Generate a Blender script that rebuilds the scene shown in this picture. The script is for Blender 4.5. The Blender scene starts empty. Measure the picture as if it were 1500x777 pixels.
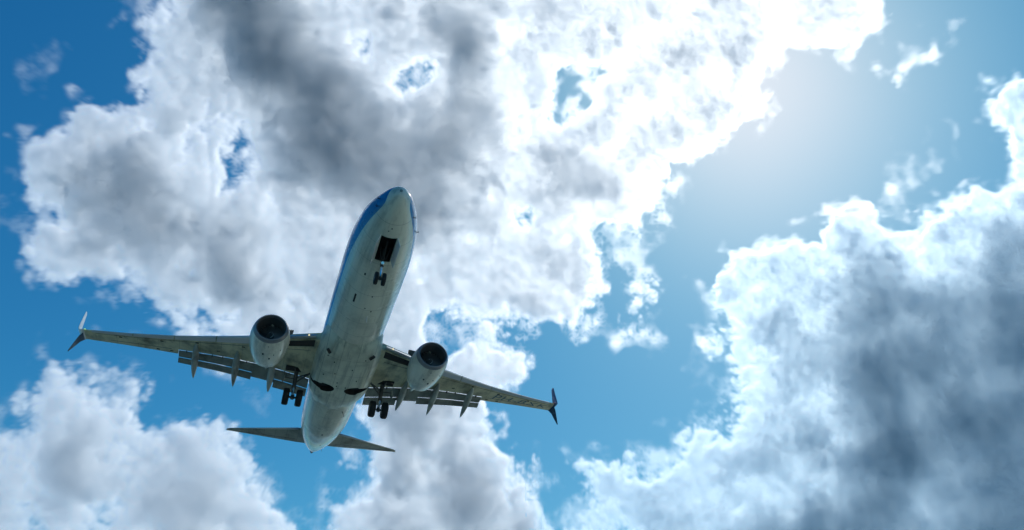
import bpy, bmesh, math, random
import numpy as np
from mathutils import Vector, Matrix

sc = bpy.context.scene
PI = math.pi
# ------------------------------------------------------------------ camera
# The jet's own axes: x aft from the nose, y to starboard, z up; it comes in nose-up.
PITCH = math.radians(3.0)
RY = np.array([[math.cos(PITCH), 0, math.sin(PITCH)], [0, 1, 0], [-math.sin(PITCH), 0, math.cos(PITCH)]])
RJ = np.array([[-0.32899175802724967, -0.9443255547371217, -0.0036972720438989137],
               [0.5725191576462318, -0.19634216786185132, -0.796034903284622],
               [0.7509901712260877, -0.2640056813588215, 0.6052394261216596]])     # right, down, forward in jet axes
CJ = np.array([-27.2039619112399, 3.741252694626107, -25.763485831407984])
FOC = 1077.04 / 1500.0
CAM = np.array([0.0, 0.0, 1.7])
ROOT = CAM - RY @ CJ
RIGHT, DOWN, FWD = (RY @ RJ[i] for i in range(3))

cam_d = bpy.data.cameras.new('camera')
cam = bpy.data.objects.new('camera', cam_d)
sc.collection.objects.link(cam)
cam_d.sensor_width = 36.0
cam_d.lens = 36.0 * FOC
cam_d.clip_start = 0.1
cam_d.clip_end = 60000
m = Matrix.Identity(4)
for i in range(3):
    m[i][0] = RIGHT[i]; m[i][1] = -DOWN[i]; m[i][2] = -FWD[i]; m[i][3] = CAM[i]
cam.matrix_world = m
sc.camera = cam

# ------------------------------------------------------------------ sun and sky
SUN_DIR = RIGHT * (1085 - 750) / 1077.04 + DOWN * (96 - 388.5) / 1077.04 + FWD
SUN_DIR = SUN_DIR / np.linalg.norm(SUN_DIR)
SUN_EL = math.asin(SUN_DIR[2])
SUN_AZ = math.atan2(SUN_DIR[0], SUN_DIR[1])
world = bpy.data.worlds.new('World')
sc.world = world
world.use_nodes = True
wn = world.node_tree.nodes; wl = world.node_tree.links
bg = wn['Background']
sky = wn.new('ShaderNodeTexSky')
sky.sky_type = 'NISHITA'
sky.sun_disc = False
sky.sun_elevation = SUN_EL
sky.sun_rotation = SUN_AZ
sky.altitude = 0
sky.air_density = 1.0
sky.dust_density = 0.8
sky.ozone_density = 2.0
# the air that day: a deep pure blue away from the sun, white near it (one response curve per channel)
sp_ = wn.new('ShaderNodeSeparateColor'); cb_ = wn.new('ShaderNodeCombineColor')
wl.new(sky.outputs[0], sp_.inputs[0])
for k_, (g_, m_) in enumerate(((1.95, 0.0043), (1.20, 0.0352), (1.00, 0.0655))):
    pw_ = wn.new('ShaderNodeMath'); pw_.operation = 'POWER'; pw_.inputs[1].default_value = g_
    ml_ = wn.new('ShaderNodeMath'); ml_.operation = 'MULTIPLY'; ml_.inputs[1].default_value = -m_
    ex_ = wn.new('ShaderNodeMath'); ex_.operation = 'EXPONENT'
    fl_ = wn.new('ShaderNodeMath'); fl_.operation = 'MULTIPLY_ADD'; fl_.inputs[1].default_value = -14.55; fl_.inputs[2].default_value = 14.55
    wl.new(sp_.outputs[k_], pw_.inputs[0]); wl.new(pw_.outputs[0], ml_.inputs[0]); wl.new(ml_.outputs[0], ex_.inputs[0])
    wl.new(ex_.outputs[0], fl_.inputs[0]); wl.new(fl_.outputs[0], cb_.inputs[k_])
wl.new(cb_.outputs[0], bg.inputs['Color'])
bg.inputs['Strength'].default_value = 0.11

sun_d = bpy.data.lights.new('sun', 'SUN')
sun_d.energy = 4.4
sun_d.angle = math.radians(0.5)
sun_d.color = (1.0, 0.92, 0.81)
sun = bpy.data.objects.new('sun', sun_d)
sc.collection.objects.link(sun)
sun.rotation_mode = 'QUATERNION'
sun.rotation_quaternion = Vector(SUN_DIR).to_track_quat('Z', 'Y')

sc.view_settings.view_transform = 'Standard'
sc.view_settings.look = 'None'
sc.view_settings.exposure = 0.06
sc.view_settings.gamma = 1.0
sc.render.engine = 'CYCLES'
cy = sc.cycles
cy.use_denoising = True
cy.max_bounces = 12
cy.volume_bounces = 5
cy.volume_step_rate = 4.0
cy.volume_max_steps = 128
cy.sample_clamp_indirect = 6.0
cy.use_adaptive_sampling = True
cy.adaptive_threshold = 0.02

C = sc.collection

def props(o, label=None, cat=None, group=None, kind=None):
    if label: o['label'] = label
    if cat: o['category'] = cat
    if group: o['group'] = group
    if kind: o['kind'] = kind
    return o

# ------------------------------------------------------------------ ground (below the frame, toned to bounce light onto belly and cloud bases)
def grass_material():
    mt = bpy.data.materials.new('grass'); mt.use_nodes = True
    n = mt.node_tree.nodes; l = mt.node_tree.links
    b = n['Principled BSDF']; b.inputs['Roughness'].default_value = 0.95
    tc = n.new('ShaderNodeTexCoord')
    nz = n.new('ShaderNodeTexNoise'); nz.inputs['Scale'].default_value = 0.02; nz.inputs['Detail'].default_value = 9
    l.new(tc.outputs['Object'], nz.inputs['Vector'])
    cr = n.new('ShaderNodeValToRGB')
    cr.color_ramp.elements[0].position = 0.3; cr.color_ramp.elements[0].color = (0.39, 0.39, 0.28, 1)
    cr.color_ramp.elements[1].position = 0.7; cr.color_ramp.elements[1].color = (0.48, 0.47, 0.35, 1)
    l.new(nz.outputs['Fac'], cr.inputs[0]); l.new(cr.outputs[0], b.inputs['Base Color'])
    return mt
def disc(name, radius, z, mat, label):
    bm = bmesh.new(); bmesh.ops.create_circle(bm, cap_ends=True, segments=128, radius=radius)
    me = bpy.data.meshes.new(name); bm.to_mesh(me); bm.free(); me.materials.append(mat)
    o = bpy.data.objects.new(name, me); C.objects.link(o); o.location = (0, 0, z)
    props(o, label, name, kind='structure'); return o
disc('ground', 260, 0.0, grass_material(), 'unseen grass and sand under the low approach path, toned pale to light the belly')
wm = bpy.data.materials.new('blue_bounce'); wm.use_nodes = True
wb = wm.node_tree.nodes['Principled BSDF']; wb.inputs['Roughness'].default_value = 0.35
wz = wm.node_tree.nodes.new('ShaderNodeTexNoise'); wz.inputs['Scale'].default_value = 0.004; wz.inputs['Detail'].default_value = 6
wt = wm.node_tree.nodes.new('ShaderNodeTexCoord'); wr = wm.node_tree.nodes.new('ShaderNodeValToRGB')
wr.color_ramp.elements[0].position = .35; wr.color_ramp.elements[0].color = (0.10, 0.24, 0.36, 1)
wr.color_ramp.elements[1].position = .65; wr.color_ramp.elements[1].color = (0.20, 0.38, 0.50, 1)
wm.node_tree.links.new(wt.outputs['Object'], wz.inputs['Vector']); wm.node_tree.links.new(wz.outputs['Fac'], wr.inputs[0])
wm.node_tree.links.new(wr.outputs[0], wb.inputs['Base Color'])
disc('reflector', 14000, -0.6, wm, 'unseen blue water all round the approach field')  # unseen disc, added to throw blue light up onto the clouds

# ------------------------------------------------------------------ clouds: real volumes about a kilometre and a half up the line of sight
# Cloud survey of the sky: one digit per 2.4-degree-or-smaller patch, 0 clear, 1-2 shreds, 4 white, 9 thickest.
SURVEY = """
00000012457887644445466544444444444444344432000000
00000023456898744345567644444444444444344431011000
00100002445899875345458754444444444443012200121000
01100023444799887653147644411234444442000002100001
01000013444567887753446644401444444442000001000025
00024344444455787775656753323444444431000000000025
01344433433345788776777653444444443210000000001014
03555665433135789877777654455444431000000000100004
14556676444235678877776544466543310000000001100003
13446676544444556777776544456643210000000002101324
12146776544444445567765442444442100000001421134444
12445666556544444566654444444122100000124654344466
03444555557654444445445544443111000243444554445577
01232214456764444444444444444222000344444576545677
00001123445664444444444444444222101444455678877778
00000001232354444444422322342122011345545787778788
00100000133444444444411332000121002245655678888788
01222110012333333444434443000000001134566788888788
01322221000011000244544442000000001134555788878777
13443231000010000255554300000000000234544678778888
23445440122000000156654300000000122344455688778888
34674433454200001146556410001000023345564579978888
44775455565410002147546642113221234457656799977788
44776556666520001136456643212443444444444788777888
43564346677642012344457644202344444444465888767778
43443455665554213456555556413333654667787888767888
"""
rows = [r for r in SURVEY.split() if r]
assert all(len(r) == 50 for r in rows) and len(rows) == 26, [len(r) for r in rows]
PAD = 4
T0 = np.array([[float(ch) for ch in r] for r in rows], np.float32)
T0 = np.pad(T0, PAD, mode='edge')
CELL = 30.0

def cubic(f):
    return [(-.5*f+f*f-.5*f**3)*.75+.25*((1-f)**3/6), (1-2.5*f*f+1.5*f**3)*.75+.25*((4-6*f*f+3*f**3)/6),
            (.5*f+2*f*f-1.5*f**3)*.75+.25*((1+3*f+3*f*f-3*f**3)/6), (-.5*f*f+.5*f**3)*.75+.25*(f**3/6)]
def sample_survey(U, V):
    """smooth (cubic) lookup of the survey at bearings U (columns) and V (rows)"""
    a = np.clip(U / CELL - .5 + PAD, 1, T0.shape[1] - 3); iu = a.astype(np.int32); wu = cubic(a - iu)
    b = np.clip(V / CELL - .5 + PAD, 1, T0.shape[0] - 3); iv = b.astype(np.int32); wv = cubic(b - iv)
    out = 0
    for p in range(4):
        for q in range(4):
            out = out + T0[iv - 1 + p, iu - 1 + q] * (wv[p] * wu[q])
    return out.astype(np.float32)

def smooth(a, lo, hi):
    t = np.clip((a - lo) / (hi - lo), 0, 1); return t * t * (3 - 2 * t)
# which cloud body a bearing belongs to (soft masks, so neighbours meet without a seam)
def mask_right(U, V):
    edge = np.interp(V, [-120, 60, 100, 200, 262, 300, 340, 400, 470, 560, 590, 640, 900],
                     [1700, 1700, 1432, 1448, 1440, 1330, 1025, 1022, 1044, 1030, 950, 790, 780])
    low = np.interp(U, [1150, 1230, 1260, 1330, 1370, 1440], [335, 300, 298, 326, 286, 255])
    return smooth(U - edge, -12, 12) * np.where((U > 1150) & (U < 1440), smooth(V - low, -10, 6), 1.0)
def mask_low_left(U, V):
    edge = np.interp(U, [-200, 60, 230, 300, 360, 440, 470, 520, 2000], [470, 470, 500, 530, 540, 560, 690, 1500, 1500])
    return smooth(V - edge, -12, 12) * smooth(465 - U, -15, 15)
def mask_wisp_high(U, V):
    return smooth(U - 1292, -8, 8) * smooth(1436 - U, -8, 8) * smooth(165 - V, -10, 10)
def mask_wisp_mid(U, V):
    return smooth(U - 1182, -12, 12) * smooth(1432 - U, -8, 8) * smooth(V - 172, -10, 10) * (1 - mask_right(U, V))
def mask_wisp_low(U, V):
    return smooth(U - 978, -6, 6) * smooth(V - 418, -10, 10) * smooth(600 - V, -10, 10) * (1 - mask_right(U, V)) * smooth(1120 - U, -5, 5)
def mask_wisp_left(U, V):
    return smooth(115 - U, -12, 12) * smooth(145 - V, -10, 10)
OTHERS = (mask_right, mask_low_left, mask_wisp_high, mask_wisp_mid, mask_wisp_low, mask_wisp_left)
def mask_main(U, V):
    k = np.ones_like(U)
    for f in OTHERS: k = k * (1 - f(U, V))
    return k

def fade(f): return f * f * f * (f * (f * 6 - 15) + 10)
def lattice(rng, axes, cell):
    """gradient (Perlin) noise on the grid spanned by axes, about -1..1"""
    n = len(axes)
    ts = [(a - a[0]) / cell + rng.uniform(0, 1) for a in axes]
    size = [int(t[-1]) + 2 for t in ts]
    G = rng.normal(size=[n] + size).astype(np.float32)
    G /= np.sqrt((G ** 2).sum(0, keepdims=True)) + 1e-9
    I = [t.astype(np.int32) for t in ts]; F = [(t - i).astype(np.float32) for t, i in zip(ts, I)]
    out = np.zeros([len(a) for a in axes], np.float32)
    for corner in range(2 ** n):
        b = [(corner >> k) & 1 for k in range(n)]
        ix = np.ix_(*[I[k] + b[k] for k in range(n)])
        w = np.float32(1); dot = 0
        for k in range(n):
            sh = [1] * n; sh[k] = -1
            fk = F[k].reshape(sh)
            w = w * (fade(fk) if b[k] else 1 - fade(fk))
            dot = dot + G[k][ix] * (fk - b[k])
        out += w * dot
    return out * 1.6

def relief(seed, u, v, first, octaves, gain, billow):
    """height texture of a cloud surface on the bearing grid: domain-warped billows"""
    rng = np.random.default_rng(seed)
    out = np.zeros((len(u), len(v)), np.float32); cell, amp, tot = first, 1.0, 0.0
    for o in range(octaves):
        a = lattice(rng, (u, v), cell)
        if o: a = (1 - billow) * a + billow * (np.abs(a) * 3.0 - 1.0)
        out += amp * a; tot += amp
        cell *= 0.52; amp *= gain
    return out

def cloud_shape(seed, box, step, billow, rag, soft):
    u = np.arange(box[0], box[2] + .1, step).astype(np.float32); v = np.arange(box[1], box[3] + .1, step).astype(np.float32)
    U, V = np.meshgrid(u, v, indexing='ij')
    rw = np.random.default_rng(seed + 100)
    wu = sum(a * lattice(rw, (u, v), c) for c, a in ((70, 13), (30, 7), (13, 3.5)))
    wv = sum(a * lattice(rw, (u, v), c) for c, a in ((70, 13), (30, 7), (13, 3.5)))
    T = sample_survey(U + wu, V + wv)
    n = relief(seed, u, v, 56., 7, 0.60, billow)
    s = T - 1.5 + rag * n * np.clip(T * 0.9, 0.35, 1.1) * (1 - 0.15 * smooth(T, 3.2, 4.2) - 0.70 * smooth(T, 4.7, 7.5))
    calm_sun = 1 - 0.7 * np.exp(-((U - 1000) ** 2 + (V - 80) ** 2) / 230. ** 2)      # the bank is thin and even there
    q = np.clip(T - 3, 0, 2) * rag * (1 - 0.55 * smooth(T, 5.0, 7.5))
    s += q * (0.45 * lattice(rw, (u, v), 130) + 0.40 * lattice(rw, (u, v), 62) + calm_sun * (1 - smooth(T, 4.8, 6.5)) * (0.30 * (1.2 - 3 * np.abs(lattice(rw, (u, v), 34))) + 0.15 * (1 - 3 * np.abs(lattice(rw, (u, v), 16)))))
    # thin torn veils round the rims
    rv = np.random.default_rng(seed + 300)
    Tv = sample_survey(U + 2.2 * wu + 14 * lattice(rv, (u, v), 40), V + 2.2 * wv)
    fb = lattice(rv, (u, v), 60) + .55 * lattice(rv, (u, v), 27) + .35 * lattice(rv, (u, v), 12) + .25 * (1 - 2.5 * np.abs(lattice(rv, (u, v), 6)))
    veil = smooth(Tv, 0.35, 2.0) * np.clip(fb + 0.22, 0, 1.2) ** 1.2 * 0.62
    # white parts stay thin, the dark parts swell
    h = np.where(s > 0, 0.30 * np.clip(s, 0, 1.2) + 0.10 * np.clip(s - 1.2, 0, 2) + 0.55 * np.clip(s - 3.2, 0, 6) ** 1.25 * 0.5, 0)
    return u, v, U, V, T, s, veil.astype(np.float32), n
def cloud_material(name, dens, albedo):
    mt = bpy.data.materials.new(name); mt.use_nodes = True
    n = mt.node_tree.nodes; l = mt.node_tree.links; n.clear()
    out = n.new('ShaderNodeOutputMaterial')
    pv = n.new('ShaderNodeVolumePrincipled')
    pv.inputs['Density'].default_value = dens
    pv.inputs['Anisotropy'].default_value = ANISO
    pv.inputs['Color'].default_value = albedo
    l.new(pv.outputs[0], out.inputs['Volume'])
    return mt
ANISO = 0.58
WHITE_VAPOUR = cloud_material('cloud_vapour', 1.0, (0.915, 0.956, 1.0, 1))  # slight blue in the colour stands in for haze
BLUE_VAPOUR = cloud_material('haze_blue_vapour', 1.0, (0.81, 0.92, 1.0, 1))  # stronger blue: the haze in front of the cloud put into its colour

def cloud_body(label, mask, box, seed, dist=1500., depth=104., step=1.6, zstep=4.6, billow=0.7, rag=0.95, od=0.98, soft=1.0, vapour=None):
    """a cumulus body: density grown in a 3-D grid from the survey and fractal billows, then handed to a volume object"""
    k = dist / 1077.04
    u, v, U, V, T, s, veil, n = cloud_shape(seed, box, step, billow, rag, soft)
    M = mask(U, V).astype(np.float32)
    OD = (column_depth(s, T) + veil) * M * od                                         # optical depth of each column
    OD[0] = OD[-1] = 0; OD[:, 0] = OD[:, -1] = 0
    half = 10. + (depth / 2 - 14.) * np.clip((s - 1.0) / 5.5, 0, 1)       # half thickness in metres
    z = np.arange(-depth / 2, depth / 2 + .1, zstep).astype(np.float32)
    nx, ny, nz = len(u), len(v), len(z)
    rng = np.random.default_rng(seed + 9)
    lift = lattice(rng, (u, v), 160.) * (depth / 2 - half) * 0.5
    prof = np.clip(1.25 * (1 - ((z[None, None, :] - lift[:, :, None]) / half[:, :, None]) ** 2), 0, 1)
    calm = (1 - 0.6 * smooth(T, 4.5, 7.0))[:, :, None]
    for c, a in ((48., .8), (22., .5), (10., .3)):
        prof *= np.clip(1 + a * 1.6 * calm * lattice(rng, (u * k, v * k, z), c), 0.04, 3)
    prof[:, :, 0] = 0; prof[:, :, -1] = 0
    d = prof * (OD / (prof.sum(2) * zstep + 1e-3))[:, :, None]
    d = np.minimum(d, 0.6)
    me = bpy.data.meshes.new('cloud_density'); me.vertices.add(d.size)
    at = me.attributes.new('grown', 'FLOAT', 'POINT'); at.data.foreach_set('value', d.ravel())
    src = bpy.data.objects.new('cloud_density', me)              # data only, never linked into the scene
    vol = bpy.data.volumes.new('cloud')
    ob = bpy.data.objects.new('cloud', vol); C.objects.link(ob)
    ng = bpy.data.node_groups.new('cloud_growth', 'GeometryNodeTree')
    ng.interface.new_socket('Geometry', in_out='INPUT', socket_type='NodeSocketGeometry')
    ng.interface.new_socket('Geometry', in_out='OUTPUT', socket_type='NodeSocketGeometry')
    N = ng.nodes; L = ng.links
    o = N.new('NodeGroupOutput')
    vc = N.new('GeometryNodeVolumeCube')
    cu, cv = (u[0] + u[-1]) / 2, (v[0] + v[-1]) / 2
    hx, hy, hz = float(u[-1] - u[0]) / 2 * k, float(v[-1] - v[0]) / 2 * k, float(z[-1] - z[0]) / 2
    vc.inputs['Min'].default_value = (-hx, -hy, -hz); vc.inputs['Max'].default_value = (hx, hy, hz)
    for nm, q in zip('XYZ', (nx, ny, nz)): vc.inputs['Resolution ' + nm].default_value = q
    pos = N.new('GeometryNodeInputPosition'); sep = N.new('ShaderNodeSeparateXYZ'); L.new(pos.outputs[0], sep.inputs[0])
    def M_(op, a, b=None):
        nn = N.new('ShaderNodeMath'); nn.operation = op
        for kk, x in enumerate((a, b)):
            if x is None: continue
            if isinstance(x, (int, float)): nn.inputs[kk].default_value = x
            else: L.new(x, nn.inputs[kk])
        return nn.outputs[0]
    idx = [M_('ROUND', M_('MULTIPLY', M_('ADD', sep.outputs[q], h_), (c - 1) / (2 * h_)))
           for q, (h_, c) in enumerate(((hx, nx), (hy, ny), (hz, nz)))]
    ii = M_('ADD', M_('MULTIPLY', idx[0], float(ny * nz)), M_('ADD', M_('MULTIPLY', idx[1], float(nz)), idx[2]))
    assert nx * ny * nz < 16_700_000, nx * ny * nz               # a float index is exact up to here
    oi = N.new('GeometryNodeObjectInfo'); oi.inputs['Object'].default_value = src
    si = N.new('GeometryNodeSampleIndex'); si.data_type = 'FLOAT'; si.domain = 'POINT'
    L.new(oi.outputs['Geometry'], si.inputs['Geometry'])
    na = N.new('GeometryNodeInputNamedAttribute'); na.data_type = 'FLOAT'; na.inputs[0].default_value = 'grown'
    L.new(na.outputs[0], si.inputs['Value']); L.new(ii, si.inputs['Index'])
    L.new(si.outputs[0], vc.inputs['Density'])
    sm = N.new('GeometryNodeSetMaterial'); L.new(vc.outputs[0], sm.inputs[0]); L.new(sm.outputs[0], o.inputs[0])
    sm.inputs['Material'].default_value = vapour or WHITE_VAPOUR
    vol.materials.append(vapour or WHITE_VAPOUR)
    md = ob.modifiers.new('growth', 'NODES'); md.node_group = ng
    c = CAM + dist * (RIGHT * (cu - 750) / 1077.04 + DOWN * (cv - 388.5) / 1077.04 + FWD)
    mm = Matrix.Identity(4)
    for i in range(3):
        mm[i][0] = RIGHT[i]; mm[i][1] = DOWN[i]; mm[i][2] = FWD[i]; mm[i][3] = c[i]
    ob.matrix_world = mm
    props(ob, label, 'cloud', 'cumulus clouds across the sky')
    return ob

def column_depth(s, T):
    a = np.clip(s, 0, 9)
    return 0.85 * np.minimum(a, 1.8) ** 1.7 + 0.6 * np.clip(a - 1.8, 0, 2) + 0.36 * np.clip(a - 3.0, 0, 6) ** 1.6

CLOUDS = [
 ('broad white and grey cloud bank behind the jet, reaching up into the sun glare', mask_main, (-60, -60, 1350, 840), 11, dict(step=1.65)),
 ('heavy blue-grey cumulus with a bright white edge, rising at the right', mask_right, (770, 80, 1560, 840), 23, dict(billow=0.85, step=1.5, vapour=BLUE_VAPOUR, od=0.88)),
 ('puffy white cumulus at the lower left, under the wing with the white winglet', mask_low_left, (-60, 460, 490, 840), 37, dict(billow=0.85, od=0.78)),
 ('slanting white shred of cloud high in the blue, right of the sun glare', mask_wisp_high, (1275, 20, 1450, 180), 53, dict(depth=60.)),
 ('faint shreds of cloud just above the heavy blue-grey cumulus', mask_wisp_mid, (1165, 160, 1445, 345), 61, dict(depth=60.)),
 ('thin torn cloud wisp left of the heavy blue-grey cumulus', mask_wisp_low, (965, 400, 1130, 615), 67, dict(depth=60.)),
 ('tiny faint wisp alone in the deep blue corner at the upper left', mask_wisp_left, (20, 40, 130, 160), 71, dict(depth=60.)),
]
for lab, mk, box, seed, kw in CLOUDS:
    cloud_body(lab, mk, box, seed, **kw)

# ------------------------------------------------------------------ the jet: helpers
def new_mat(name, col, rough=0.5, metal=0.0, emit=None, strength=0.0, coat=0.0):
    mt = bpy.data.materials.new(name); mt.use_nodes = True
    b = mt.node_tree.nodes['Principled BSDF']
    b.inputs['Base Color'].default_value = (*col, 1); b.inputs['Roughness'].default_value = rough
    b.inputs['Metallic'].default_value = metal
    b.inputs['Coat Weight'].default_value = coat
    if emit:
        b.inputs['Emission Color'].default_value = (*emit, 1); b.inputs['Emission Strength'].default_value = strength
    return mt

class Nodes:
    def __init__(self, mt):
        self.t = mt.node_tree; self.n = self.t.nodes; self.l = self.t.links; self.b = self.n['Principled BSDF']
        tc = self.n.new('ShaderNodeTexCoord'); self.obj = tc.outputs['Object']
        s = self.n.new('ShaderNodeSeparateXYZ'); self.l.new(self.obj, s.inputs[0]); self.x, self.y, self.z = s.outputs
    def put(self, node, k, v):
        if isinstance(v, (int, float)): node.inputs[k].default_value = v
        elif isinstance(v, tuple): node.inputs[k].default_value = v
        else: self.l.new(v, node.inputs[k])
    def m(self, op, a, b=0.0, c=None, clamp=False):
        n = self.n.new('ShaderNodeMath'); n.operation = op; n.use_clamp = clamp
        self.put(n, 0, a); self.put(n, 1, b)
        if c is not None: self.put(n, 2, c)
        return n.outputs[0]
    def noise(self, scale, detail=4, stretch=(1, 1, 1), rough=0.6, off=0.0):
        mp = self.n.new('ShaderNodeMapping'); mp.inputs['Scale'].default_value = stretch; mp.inputs['Location'].default_value = (off, off, off)
        self.l.new(self.obj, mp.inputs[0])
        z = self.n.new('ShaderNodeTexNoise'); z.inputs['Scale'].default_value = scale; z.inputs['Detail'].default_value = detail
        z.inputs['Roughness'].default_value = rough
        self.l.new(mp.outputs[0], z.inputs['Vector']); return z.outputs['Fac']
    def step(self, v, lo, hi):
        n = self.n.new('ShaderNodeMapRange'); n.interpolation_type = 'SMOOTHSTEP'
        self.put(n, 'Value', v); self.put(n, 'From Min', lo); self.put(n, 'From Max', hi); return n.outputs[0]
    def mix(self, f, a, b):
        n = self.n.new('ShaderNodeMix'); n.data_type = 'RGBA'
        self.put(n, 0, f)
        for k, v in ((6, a), (7, b)): self.put(n, k, v)
        return n.outputs[2]
    def mulc(self, col, f):
        n = self.n.new('ShaderNodeVectorMath'); n.operation = 'SCALE'
        self.put(n, 0, col); self.put(n, 'Scale', f); return n.outputs[0]

def weathered(name, col, rough=0.42, dirt=0.35, streak=(0.18, 3.0, 3.0), seams=None, coat=0.15, livery=None, metal=0.0):
    """aircraft skin: base colour, grime streaked along the airflow, dark specks, panel joints"""
    mt = new_mat(name, col, rough, metal, coat=coat)
    N = Nodes(mt)
    base = (*col, 1.0)
    if livery: base = livery(N, base)
    st = N.step(N.noise(1.0, 8, streak, 0.65), 0.45, 0.72)
    bl = N.step(N.noise(0.55, 5, (1, 1, 1), 0.6, 7.0), 0.42, 0.70)
    sp = N.step(N.noise(5.0, 3, (0.7, 1, 1), 0.5, 3.0), 0.73, 0.79)
    grime = N.m('ADD', N.m('MULTIPLY', st, 0.6), N.m('MULTIPLY', bl, 0.4))
    grime = N.m('MULTIPLY', grime, dirt)
    f = N.m('SUBTRACT', 1.0, grime)
    f = N.m('MULTIPLY', f, N.m('SUBTRACT', 1.0, N.m('MULTIPLY', sp, 0.45)))
    if seams:
        for axis, period, width, off in seams:
            c = {'x': N.x, 'y': N.y, 'z': N.z}[axis]
            fr = N.m('FRACT', N.m('DIVIDE', N.m('ADD', c, off + 100 * period), period))
            ln = N.m('LESS_THAN', fr, width / period)
            f = N.m('MULTIPLY', f, N.m('SUBTRACT', 1.0, N.m('MULTIPLY', ln, 0.6)))
    grey = N.mix(grime, base, (0.16, 0.15, 0.12, 1.0))
    N.l.new(N.mulc(grey, f), N.b.inputs['Base Color'])
    r = N.m('ADD', N.m('MULTIPLY', bl, 0.22), rough)
    N.l.new(r, N.b.inputs['Roughness'])
    return mt

def mesh_obj(name, verts, faces, mat, parent=None, smooth=True, mats=None, fmat=None):
    me = bpy.data.meshes.new(name)
    me.from_pydata([tuple(map(float, v)) for v in verts], [], faces)
    me.validate(); me.update()
    bm = bmesh.new(); bm.from_mesh(me)
    bmesh.ops.recalc_face_normals(bm, faces=bm.faces)
    bm.to_mesh(me); bm.free()
    for mm_ in (mats or [mat]): me.materials.append(mm_)
    if fmat is not None:
        for p, k in zip(me.polygons, fmat): p.material_index = k
    me.polygons.foreach_set('use_smooth', [smooth] * len(me.polygons))
    ob = bpy.data.objects.new(name, me); C.objects.link(ob)
    if parent is not None: ob.parent = parent
    return ob

def sharp(ob, deg=35):
    """keep hard edges hard"""
    bm = bmesh.new(); bm.from_mesh(ob.data)
    lim = math.radians(deg)
    for e in bm.edges:
        if len(e.link_faces) == 2 and e.calc_face_angle(0) > lim: e.smooth = False
    bm.to_mesh(ob.data); bm.free()
    return ob

def loft(rings, cap=(True, True), closed=True):
    v = []; f = []; n = len(rings[0])
    for r in rings: v += list(r)
    for i in range(len(rings) - 1):
        for j in range(n if closed else n - 1):
            a = i * n + j; b = i * n + (j + 1) % n
            f.append((a, b, b + n, a + n))
    if cap[0]: f.append(tuple(range(n))[::-1])
    if cap[1]: f.append(tuple(range((len(rings) - 1) * n, len(rings) * n)))
    return v, f

class Bag:
    def __init__(self): self.v = []; self.f = []
    def add(self, vf):
        k = len(self.v); self.v += list(vf[0]); self.f += [tuple(i + k for i in q) for q in vf[1]]; return self
    def tube(self, a, b, r, r2=None, n=14):
        a = Vector(a); b = Vector(b); d = (b - a).normalized()
        s = d.orthogonal().normalized(); t = d.cross(s); r2 = r if r2 is None else r2
        rings = [[p + (s * math.cos(2 * PI * i / n) + t * math.sin(2 * PI * i / n)) * q for i in range(n)] for p, q in ((a, r), (b, r2))]
        return self.add(loft(rings))
    def box(self, c, s, rot=None):
        R3 = rot or Matrix.Identity(3); c = Vector(c)
        q = [c + R3 @ Vector((x * s[0] / 2, y * s[1] / 2, z * s[2] / 2)) for z in (-1, 1) for x, y in ((-1, -1), (1, -1), (1, 1), (-1, 1))]
        return self.add((q, [(0, 3, 2, 1), (4, 5, 6, 7), (0, 1, 5, 4), (1, 2, 6, 5), (2, 3, 7, 6), (3, 0, 4, 7)]))
    def lathe(self, prof, c, axis, n=28, cap=(True, True)):
        c = Vector(c); ax = Vector(axis).normalized(); s = ax.orthogonal().normalized(); t = ax.cross(s)
        rings = [[c + ax * h + (s * math.cos(2 * PI * i / n) + t * math.sin(2 * PI * i / n)) * r for i in range(n)] for h, r in prof]
        return self.add(loft(rings, cap))
    def make(self, name, mat, parent=None, smooth=True, deg=35):
        return sharp(mesh_obj(name, self.v, self.f, mat, parent, smooth), deg)

def cut(ob, cutter):
    md = ob.modifiers.new('cut', 'BOOLEAN'); md.operation = 'DIFFERENCE'; md.object = cutter; md.solver = 'EXACT'
    md.material_mode = 'TRANSFER'
    dg = bpy.context.evaluated_depsgraph_get(); dg.update()
    me = bpy.data.meshes.new_from_object(ob.evaluated_get(dg), preserve_all_data_layers=True, depsgraph=dg)
    ob.modifiers.clear(); old = ob.data; ob.data = me
    bpy.data.objects.remove(cutter)
    return ob

# ------------------------------------------------------------------ paint
BLUE = (0.003, 0.15, 0.40, 1.0)
def cheat_line(N, base):
    """blue upper body over a white and grey belly; the edge dips towards the nose"""
    fc = N.n.new('ShaderNodeFloatCurve')
    cv = fc.mapping.curves[0]
    pts = LIVERY
    while len(cv.points) < len(pts): cv.points.new(0.5, 0.5)
    for p, (a, b) in zip(cv.points, pts):
        p.location = (a / 40.0, (b + 3.0) / 6.0)
    fc.mapping.update()
    N.put(fc, 'Value', N.m('DIVIDE', N.x, 40.0))
    zb = N.m('SUBTRACT', N.m('MULTIPLY', fc.outputs[0], 6.0), 3.0)
    up_ = N.step(N.m('SUBTRACT', N.z, zb), -0.012, 0.012)
    return N.mix(up_, base, BLUE)
LIVERY = [(0, 0.05), (0.15, -0.15), (0.4, -0.55), (0.65, -0.88), (1.0, -1.02), (2.4, -1.02), (3.8, -0.95), (5.8, -0.82), (7.8, -0.75), (10.0, -0.70), (13.0, -0.65), (30.0, -0.35), (40.0, 0.9)]
M_BODY = weathered('belly_paint', (0.74, 0.75, 0.62), 0.20, 0.36, (0.16, 2.2, 2.2), [('x', 1.52, 0.018, 0.0)], 0.45, cheat_line)
M_FAIR = weathered('fairing_paint', (0.66, 0.69, 0.56), 0.28, 0.5, (0.2, 2.6, 2.0), [('x', 1.9, 0.02, 0.4), ('y', 1.02, 0.02, 0.52)], 0.1)
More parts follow.
